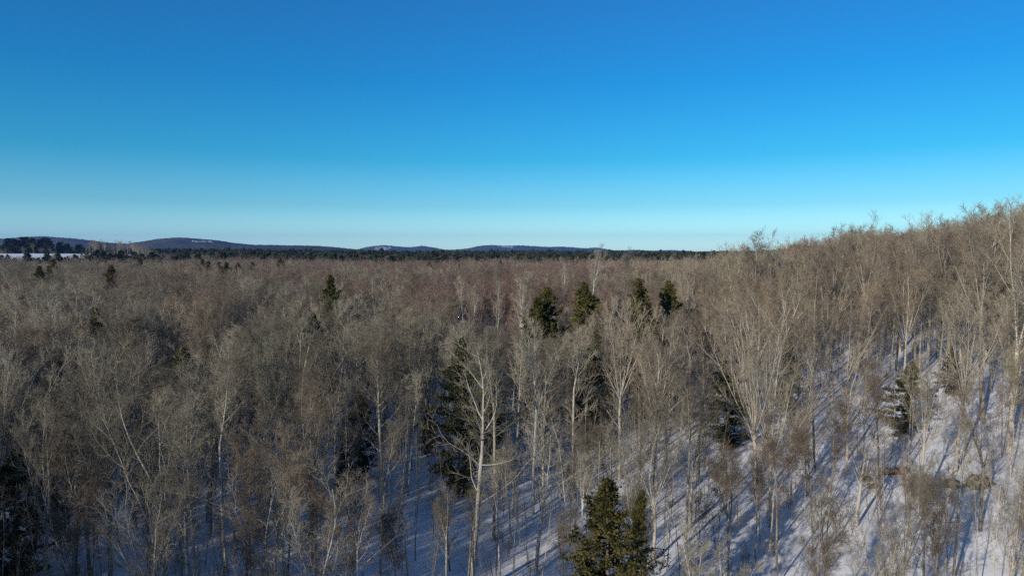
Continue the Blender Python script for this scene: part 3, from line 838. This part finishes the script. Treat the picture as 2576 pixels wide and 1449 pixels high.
X2, Y2 = scatter(165, 330, -46, 46, 4.6, 9, lambda x, y: 0.92 + 0 * x)
nr = [joined_mesh(k, s_, 0, sk) for k, s_, sk in [('maple', 31, None), ('maple', 34, 'slim'), ('fan', 51, None), ('fan', 54, 'maple'), ('straight', 21, None), ('straight', 25, 'fan'), ('slim', 61, None), ('slim', 64, 'maple')]]
rn = rest[(np.hypot(X[rest], Y[rest]) < 110) & clear_of(X[rest], Y[rest])]
mass('wood', X[rn], Y[rn], tall[rn], g1.integers(0, len(nr), len(rn)), nr, 'leafless trees and slim poles filling the wood between the larger trees', 'wood')
rest = rest[np.hypot(X[rest], Y[rest]) >= 110]
Xa = np.concatenate([X[rest], X1, X2]); Ya = np.concatenate([Y[rest], Y1, Y2])
m = clear_of(Xa, Ya, 2.5); 
Ha = np.concatenate([tall[rest], g1.normal(16, 1.8, len(X1)), g1.normal(16, 1.6, len(X2)) + 2.2 * ss((X2 - 25) / 30)])
Xa, Ya, Ha = Xa[m], Ya[m], Ha[m]
Ha = under_skyline(Xa, Ya, Ha, g1)
mass('bare_wood', Xa, Ya, Ha, pick(Xa, Ya, pm, [10, 11, 12], [13, 14], g1), mid, 'leafless grey and reddish wood stretching away behind the nearer trees', 'wood')

far_b = [joined_mesh(k, s_, 2, sk) for k, s_, sk in [('maple', 31, None), ('maple', 32, 'fan'), ('maple', 36, 'slim'), ('fan', 51, 'maple'), ('fan', 52, 'slim'), ('straight', 21, None), ('crooked', 12, None), ('maple', 33, 'red'), ('maple', 35, 'red'), ('fan', 54, 'tan')]]
def field_mask(x, y):
    """the open snowy field beyond the wood at the far left"""
    a_ = np.degrees(np.arctan2(x, y)); r_ = np.hypot(x, y)
    return (a_ < -31.8) & (a_ > -46) & (r_ > 800) & (r_ < 1060)
def fb_keep(x, y):
    r_ = np.hypot(x, y)
    con = ss((r_ - 520 + 120 * wav(x, y, 260, 12)) / 160)
    a_ = np.degrees(np.arctan2(x, y))
    edge = np.where((a_ < -26) & (r_ > 760) & (r_ < 1130), 0.35, 1)
    return np.where(field_mask(x, y), 0, (1 - 0.5 * con) * edge)
X3, Y3 = scatter(330, 800, -44, 44, 5.2, 10, fb_keep)
X4, Y4 = scatter(800, 1900, -42, 42, 8.5, 11, fb_keep)
Xf = np.concatenate([X3, X4]); Yf = np.concatenate([Y3, Y4])
mass('far_bare_wood', Xf, Yf, g1.normal(15.5, 1.8, len(Xf)), pick(Xf, Yf, np.array([1, 1, 1, 1, 1, 1, 1, 0, 0, 0]) / 7.0, [7, 8], [9, 9], g1), far_b, 'brown leafless wood far off below the dark evergreen band', 'wood', fat=1.25)

far_c = [joined_mesh(k, s_, 1) for k, s_ in [('pine', 91), ('pine', 92), ('pine', 93), ('hemlock', 71), ('hemlock', 73)]]
def fc_keep(x, y):
    r_ = np.hypot(x, y)
    con = ss((r_ - 560 + 130 * wav(x, y, 240, 12)) / 180)
    a_ = np.degrees(np.arctan2(x, y))
    return np.where(field_mask(x, y) | ((a_ < -26) & (r_ > 760) & (r_ < 1130)), 0, con * np.clip(0.45 + 0.75 * wav(x, y, 190, 13), 0.06, 1))
X5, Y5 = scatter(430, 2100, -42, 42, 8.0, 12, fc_keep)
mass('far_evergreen_wood', X5, Y5, g1.normal(17.5, 2.2, len(X5)), g1.integers(0, len(far_c), len(X5)), far_c, 'dark evergreen wood in a band below the distant hills', 'wood', fat=1.2)

# saplings and brush on the snow
def grow_brush(seed, H, n0):
    g = np.random.default_rng(seed); a = Acc()
    P = g.normal(0, 0.25 if n0 > 1 else 0, (n0, 3)) * [1, 1, 0]; P[:, 2] = -0.2
    D = unit(np.array([[0, 0, 1.0]]) + g.normal(0, 0.16 if n0 > 1 else 0.05, (n0, 3)))
    L = H * g.uniform(0.6, 1.0, n0)
    p, r_ = grow(P, D, L, np.full(n0, 0.0045 * H + 0.006), 6, 0.05, 0.04, 0.2, g); a.tube(p, r_, 4, 0)
    P, D, L1, R1 = spawn(p, r_, L, 12 if n0 == 1 else 6, 0.3, 0.97, 30, 8, 0.30, 0.55, 0.55, g)
    p, r_ = grow(P, D, L1, np.clip(R1, .006, .02), 3, 0.1, 0.06, 0.4, g); a.tube(p, r_, 3, 1)
    P, D, L2, R2 = spawn(p, r_, L1, 4, 0.15, 0.98, 34, 10, 0.5, 0.4, 0.6, g)
    p, r_ = grow(P, D, L2, np.full(len(P), .0065), 2, 0.1, 0.06, 0.6, g); a.tube(p, r_, 3, 1)
    P, D, L3, R3 = spawn(p, r_, np.maximum(L2, .3), 2, 0.2, 1.0, 34, 10, 0.6, 0.3, 0.6, g)
    p, r_ = grow(P, D, L3, np.full(len(P), .0055), 1, 0.1, 0.06, 0.6, g); a.tube(p, r_, 3, 1)
    return a.mesh('brush', [M_BARK if seed % 2 else M_BARKD, M_TWIG if seed % 3 else M_BROWN]), H
br = [grow_brush(201, 6.0, 1), grow_brush(202, 7.0, 1), grow_brush(203, 4.0, 3), grow_brush(204, 2.4, 6), grow_brush(205, 5.0, 2), grow_brush(206, 8.0, 1)]
def grow_pole(seed, H):
    g = np.random.default_rng(seed); a = Acc()
    p, r_ = grow(np.array([[0, 0, -0.3]]), unit(np.array([[g.normal(0, .04), g.normal(0, .04), 1.0]])), np.array([H]), np.array([0.05]), 9, 0.035, 0.03, 0.22, g); a.tube(p, r_, 5, 0)
    P, D, L1, R1 = spawn(p, r_, np.array([H]), 13, 0.45, 0.98, 34, 9, 0.20, 0.4, 0.5, g)
    p, r_ = grow(P, D, L1, np.clip(R1, .008, .02), 4, 0.08, 0.08, 0.35, g); a.tube(p, r_, 3, 0)
    P, D, L2, R2 = spawn(p, r_, L1, 5, 0.2, 0.98, 32, 9, 0.45, 0.4, 0.6, g)
    p, r_ = grow(P, D, L2, np.full(len(P), .008), 2, 0.1, 0.06, 0.6, g); a.tube(p, r_, 3, 1)
    P, D, L3, R3 = spawn(p, r_, np.maximum(L2, .3), 3, 0.2, 1.0, 32, 9, 0.7, 0.3, 0.6, g)
    p, r_ = grow(P, D, L3, np.full(len(P), .007), 1, 0.1, 0.06, 0.6, g); a.tube(p, r_, 3, 1)
    return a.mesh('pole', [(M_BARK, M_PALE, M_BARKD)[seed % 3], (M_TWIG, M_BROWN)[seed % 2]]), H
poles = [grow_pole(301 + q, 10.0) for q in range(6)]
X7, Y7 = scatter(36, 125, -48, 48, 3.3, 24, lambda x, y: (0.22 + 0.78 * openness(x, y)) * 0.9)
hp = g1.uniform(6.0, 11.5, len(X7))
lim = CAM_H - gz(X7, Y7) - np.hypot(X7, Y7) * 0.27
hp = np.where(np.hypot(X7, Y7) < 62, np.minimum(hp, np.maximum(lim, 4)), hp)
mass('pole_wood', X7, Y7, hp, g1.integers(0, 6, len(X7)), poles, 'slender straight young stems crowding between the larger trees', 'young wood', lean=0.06)
def bk(x, y):
    return np.clip(0.5 + 0.45 * wav(x, y, 23, 16), 0.05, 1) * (0.12 + 0.88 * openness(x, y))
X6, Y6 = scatter(34, 190, -46, 46, 2.3, 14, bk)
vb = g1.integers(0, len(br), len(X6))
hb = np.array([h for _, h in br])[vb] * g1.uniform(0.5, 1.15, len(X6))
lim = CAM_H - gz(X6, Y6) - np.hypot(X6, Y6) * 0.36
hb = np.where(np.hypot(X6, Y6) < 50, np.minimum(hb, np.maximum(lim, 2)), hb)
mass('undergrowth', X6, Y6, hb, vb, br, 'thin leafless saplings and brush standing in the snow', 'undergrowth', lean=0.08)

# ---------------------------------------------------------------- small things on the snow
def rock_mat():
    m, t, bs = new_mat('lichened_stone', 0.9, 0.15)
    tc = N(t, 'ShaderNodeTexCoord')
    n1 = N(t, 'ShaderNodeTexNoise', Scale=2.5, Detail=5.0); t.links.new(tc.outputs['Object'], n1.inputs['Vector'])
    c = mixc(t, ramp(t, n1.outputs[0], 0.4, 0.6), (0.12, 0.105, 0.08), (0.20, 0.18, 0.12))
    t.links.new(c, bs.inputs['Base Color'])
    bp = N(t, 'ShaderNodeBump', Strength=0.7, Distance=0.08); t.links.new(n1.outputs[0], bp.inputs['Height']); t.links.new(bp.outputs[0], bs.inputs['Normal'])
    return m
M_ROCK = rock_mat()
def blob_mesh(name, sx, sy, sz, seed, mat, rough=0.18, nu=28, nv=16):
    g = np.random.default_rng(seed)
    th = np.linspace(0, 2 * math.pi, nu, endpoint=False); ph = np.linspace(0.02, math.pi - 0.02, nv)
    T, Pp = np.meshgrid(th, ph)
    d = np.stack([np.cos(T) * np.sin(Pp), np.sin(T) * np.sin(Pp), np.cos(Pp)], -1)
    k = np.ones(T.shape)
    for q in range(9):
        ax = unit(g.normal(size=3)); f = g.uniform(1.5, 6)
        k += rough * np.sin(f * (d @ ax) * 2 + g.uniform(0, 6)) / (1 + 0.3 * f)
    for q in range(6):      # flat broken faces
        ax = unit(g.normal(size=3)); c = g.uniform(0.68, 0.9)
        k = np.minimum(k, c / np.maximum(d @ ax, 0.05))
    V = (d * k[..., None] * [sx, sy, sz]).reshape(-1, 3)
    i = np.arange(nv - 1)[:, None] * nu; j = np.arange(nu)[None]; j2 = (j + 1) % nu
    F = np.stack([i + j, i + nu + j, i + nu + j2, i + j2], -1).reshape(-1, 4)
    return quad_mesh(name, V, F, [mat])
def ground_at(px, py):
    d = ray(px, py); t = 20.0
    while t < 400:
        x, y, z = t * d[0], t * d[1], CAM_H + t * d[2]
        if z < float(gz(x, y)): break
        t += 0.25
    return x, y, float(gz(x, y))
for px, py, s_, sd_, lab in [(2462, 1222, 1.1, 1, 'large olive brown boulder on the bright snow at the right side'), (2405, 1226, 0.75, 2, 'smaller olive boulder touching the left of the large right side boulder'),
    (2180, 1208, 0.45, 3, 'small dark stone in the sunlit snow between the trunks'), (2195, 1228, 0.5, 4, 'wedge shaped stone just below the small dark stone on sunlit snow'), (2088, 1298, 0.4, 5, 'small black stone in the lower part of the open snow'),
    (2035, 1203, 0.3, 6, 'tiny brown stone at the upper left of the open snow'), (640, 1200, 0.4, 7, 'small dark stone in the blue shade at the lower left')]:
    x, y, z = ground_at(px, py)
    obj('boulder', blob_mesh('boulder', s_, s_ * 0.8, s_ * 0.62, sd_, M_ROCK), loc=(x, y, z + s_ * 0.18), label=lab, category='rock', group='stones lying on the snow')
M_ROOT = bark_mat('root_earth', (0.16, 0.085, 0.05), (0.24, 0.14, 0.085), (0.12, 0.09, 0.06))
def root_mound(px, py, s_, seed, lab):
    x, y, z = ground_at(px, py)
    g = np.random.default_rng(seed)
    root = obj('root_mound', None, loc=(x, y, z), label=lab, category='root mound', group='upturned roots in the snow')
    obj('earth', blob_mesh('root_earth', 1.5 * s_, 0.8 * s_, 0.8 * s_, seed, M_ROOT, 0.3), root)
    a = Acc(); n = 40
    D = unit(g.normal(0, 1, (n, 3)) * [1, 0.5, 0.8] + [0, 0, 0.4])
    p, r_ = grow(D * [1.1 * s_, .6 * s_, .5 * s_], D, g.uniform(.4, 1.1, n) * s_, np.full(n, .035), 4, .25, 0, .3, g)
    a.tube(p, r_, 4)
    obj('roots', a.mesh('roots', [M_ROOT]), root)
root_mound(2255, 1190, 0.6, 31, 'reddish brown upturned root mound below the hemlock on the bright snow')
root_mound(1832, 1130, 0.7, 32, 'rusty root mound in the shade under the wide dark hemlock')
def log(px, py, L, ang, lab, seed):
    x, y, z = ground_at(px, py); g = np.random.default_rng(seed)
    root = obj('fallen_log', None, loc=(x, y, z + 0.12), label=lab, category='log', group='fallen logs in the snow')
    root.rotation_euler = (0, 0, ang)
    a = Acc(); p, r_ = grow(np.array([[-L / 2, 0, 0]]), np.array([[1.0, 0, 0]]), np.array([L]), np.array([.17]), 9, .03, 0, .45, g)
    a.tube(p, r_, 8); obj('trunk', a.mesh('log_trunk', [M_BARKD]), root)
    b = Acc(); P, D, L1, R1 = spawn(p, r_, np.full(1, L), 9, .4, 1, 40, 10, .2, .5, .4, g)
    D[:, 2] = np.abs(D[:, 2]); p, r_ = grow(P, unit(D), L1, np.clip(R1, .01, .04), 4, .1, .05, .3, g); b.tube(p, r_, 4)
    obj('branches', b.mesh('log_branches', [M_BARK]), root)

# small farm building at the far left edge by the field
def box(cx, cy, cz, sx, sy, sz):
    V = np.array([[x, y, z] for x in (-.5, .5) for y in (-.5, .5) for z in (-.5, .5)]) * [sx, sy, sz] + [cx, cy, cz]
    F = np.array([[0, 1, 3, 2], [4, 6, 7, 5], [0, 4, 5, 1], [2, 3, 7, 6], [0, 2, 6, 4], [1, 5, 7, 3]])
    return V, F
def plain(name, c, rough=0.8):
    m, t, b = new_mat(name, rough, 0.2)
    n = N(t, 'ShaderNodeTexNoise', Scale=1.5, Detail=3.0); tc = N(t, 'ShaderNodeTexCoord'); t.links.new(tc.outputs['Object'], n.inputs['Vector'])
    t.links.new(mixc(t, ramp(t, n.outputs[0], .3, .7), c, tuple(q * .8 for q in c)), b.inputs['Base Color'])
    return m
x, y, z0, _ = spot(6, 905, 640)
barn = obj('farm_building', None, loc=(x, y, z0), label='tiny farm building with snowy roof at the left edge by the field', category='building')
barn.rotation_euler = (0, 0, 0.5)
a = Acc(); a.add(*box(0, 0, 2.2, 13, 9, 4.6)); gv = np.array([[-6.5, -4.5, 4.5], [-6.5, 4.5, 4.5], [-6.5, 0, 7.6], [-6.5, 0, 7.6], [6.5, -4.5, 4.5], [6.5, 4.5, 4.5], [6.5, 0, 7.6], [6.5, 0, 7.6]]); a.add(gv, np.array([[0, 1, 2, 3], [4, 6, 7, 5]]))
obj('wall', a.mesh('barn_wall', [plain('grey_boards', (.42, .42, .43))], False), barn)
a = Acc()
for sgn in (-1, 1):
    V = np.array([[-7, 0, 7.75], [7, 0, 7.75], [7, sgn * 5.2, 4.2], [-7, sgn * 5.2, 4.2], [-7, 0, 8.0], [7, 0, 8.0], [7, sgn * 5.2, 4.45], [-7, sgn * 5.2, 4.45]])
    a.add(V, np.array([[0, 1, 2, 3], [4, 5, 6, 7], [0, 1, 5, 4], [1, 2, 6, 5], [2, 3, 7, 6], [3, 0, 4, 7]]))
obj('roof', a.mesh('barn_roof', [plain('snowy_roof', (.75, .76, .78))], False), barn)
for q in (-3.6, 3.6):
    a = Acc(); a.add(*box(q, -4.56, 2.4, 1.4, .12, 1.6)); obj('window', a.mesh('barn_window', [plain('dark_glass', (.04, .05, .06), .2)], False), barn)
a = Acc(); a.add(*box(0, -4.56, 1.5, 2.6, .12, 3.0)); obj('door', a.mesh('barn_door', [plain('brown_door', (.16, .10, .07))], False), barn)

# ---------------------------------------------------------------- air
def haze():
    m = bpy.data.materials.new('haze_air'); m.use_nodes = True
    t = m.node_tree; t.nodes.clear()
    out = t.nodes.new('ShaderNodeOutputMaterial'); v = t.nodes.new('ShaderNodeVolumePrincipled')
    v.inputs['Color'].default_value = (0.20, 0.45, 1.0, 1); v.inputs['Density'].default_value = HAZE
    v.inputs['Anisotropy'].default_value = 0.0
    t.links.new(v.outputs[0], out.inputs['Volume'])
    m.cycles.homogeneous_volume = True
    V, F = box(0, 0, 200, 34000, 34000, 520)
    obj('haze', quad_mesh('haze', V, F, [m], smooth=False), kind='stuff')
HAZE = 5e-5
haze()
print('individual trees', len(things), 'mass', len(Xa), len(Xf), len(X5), len(X6))
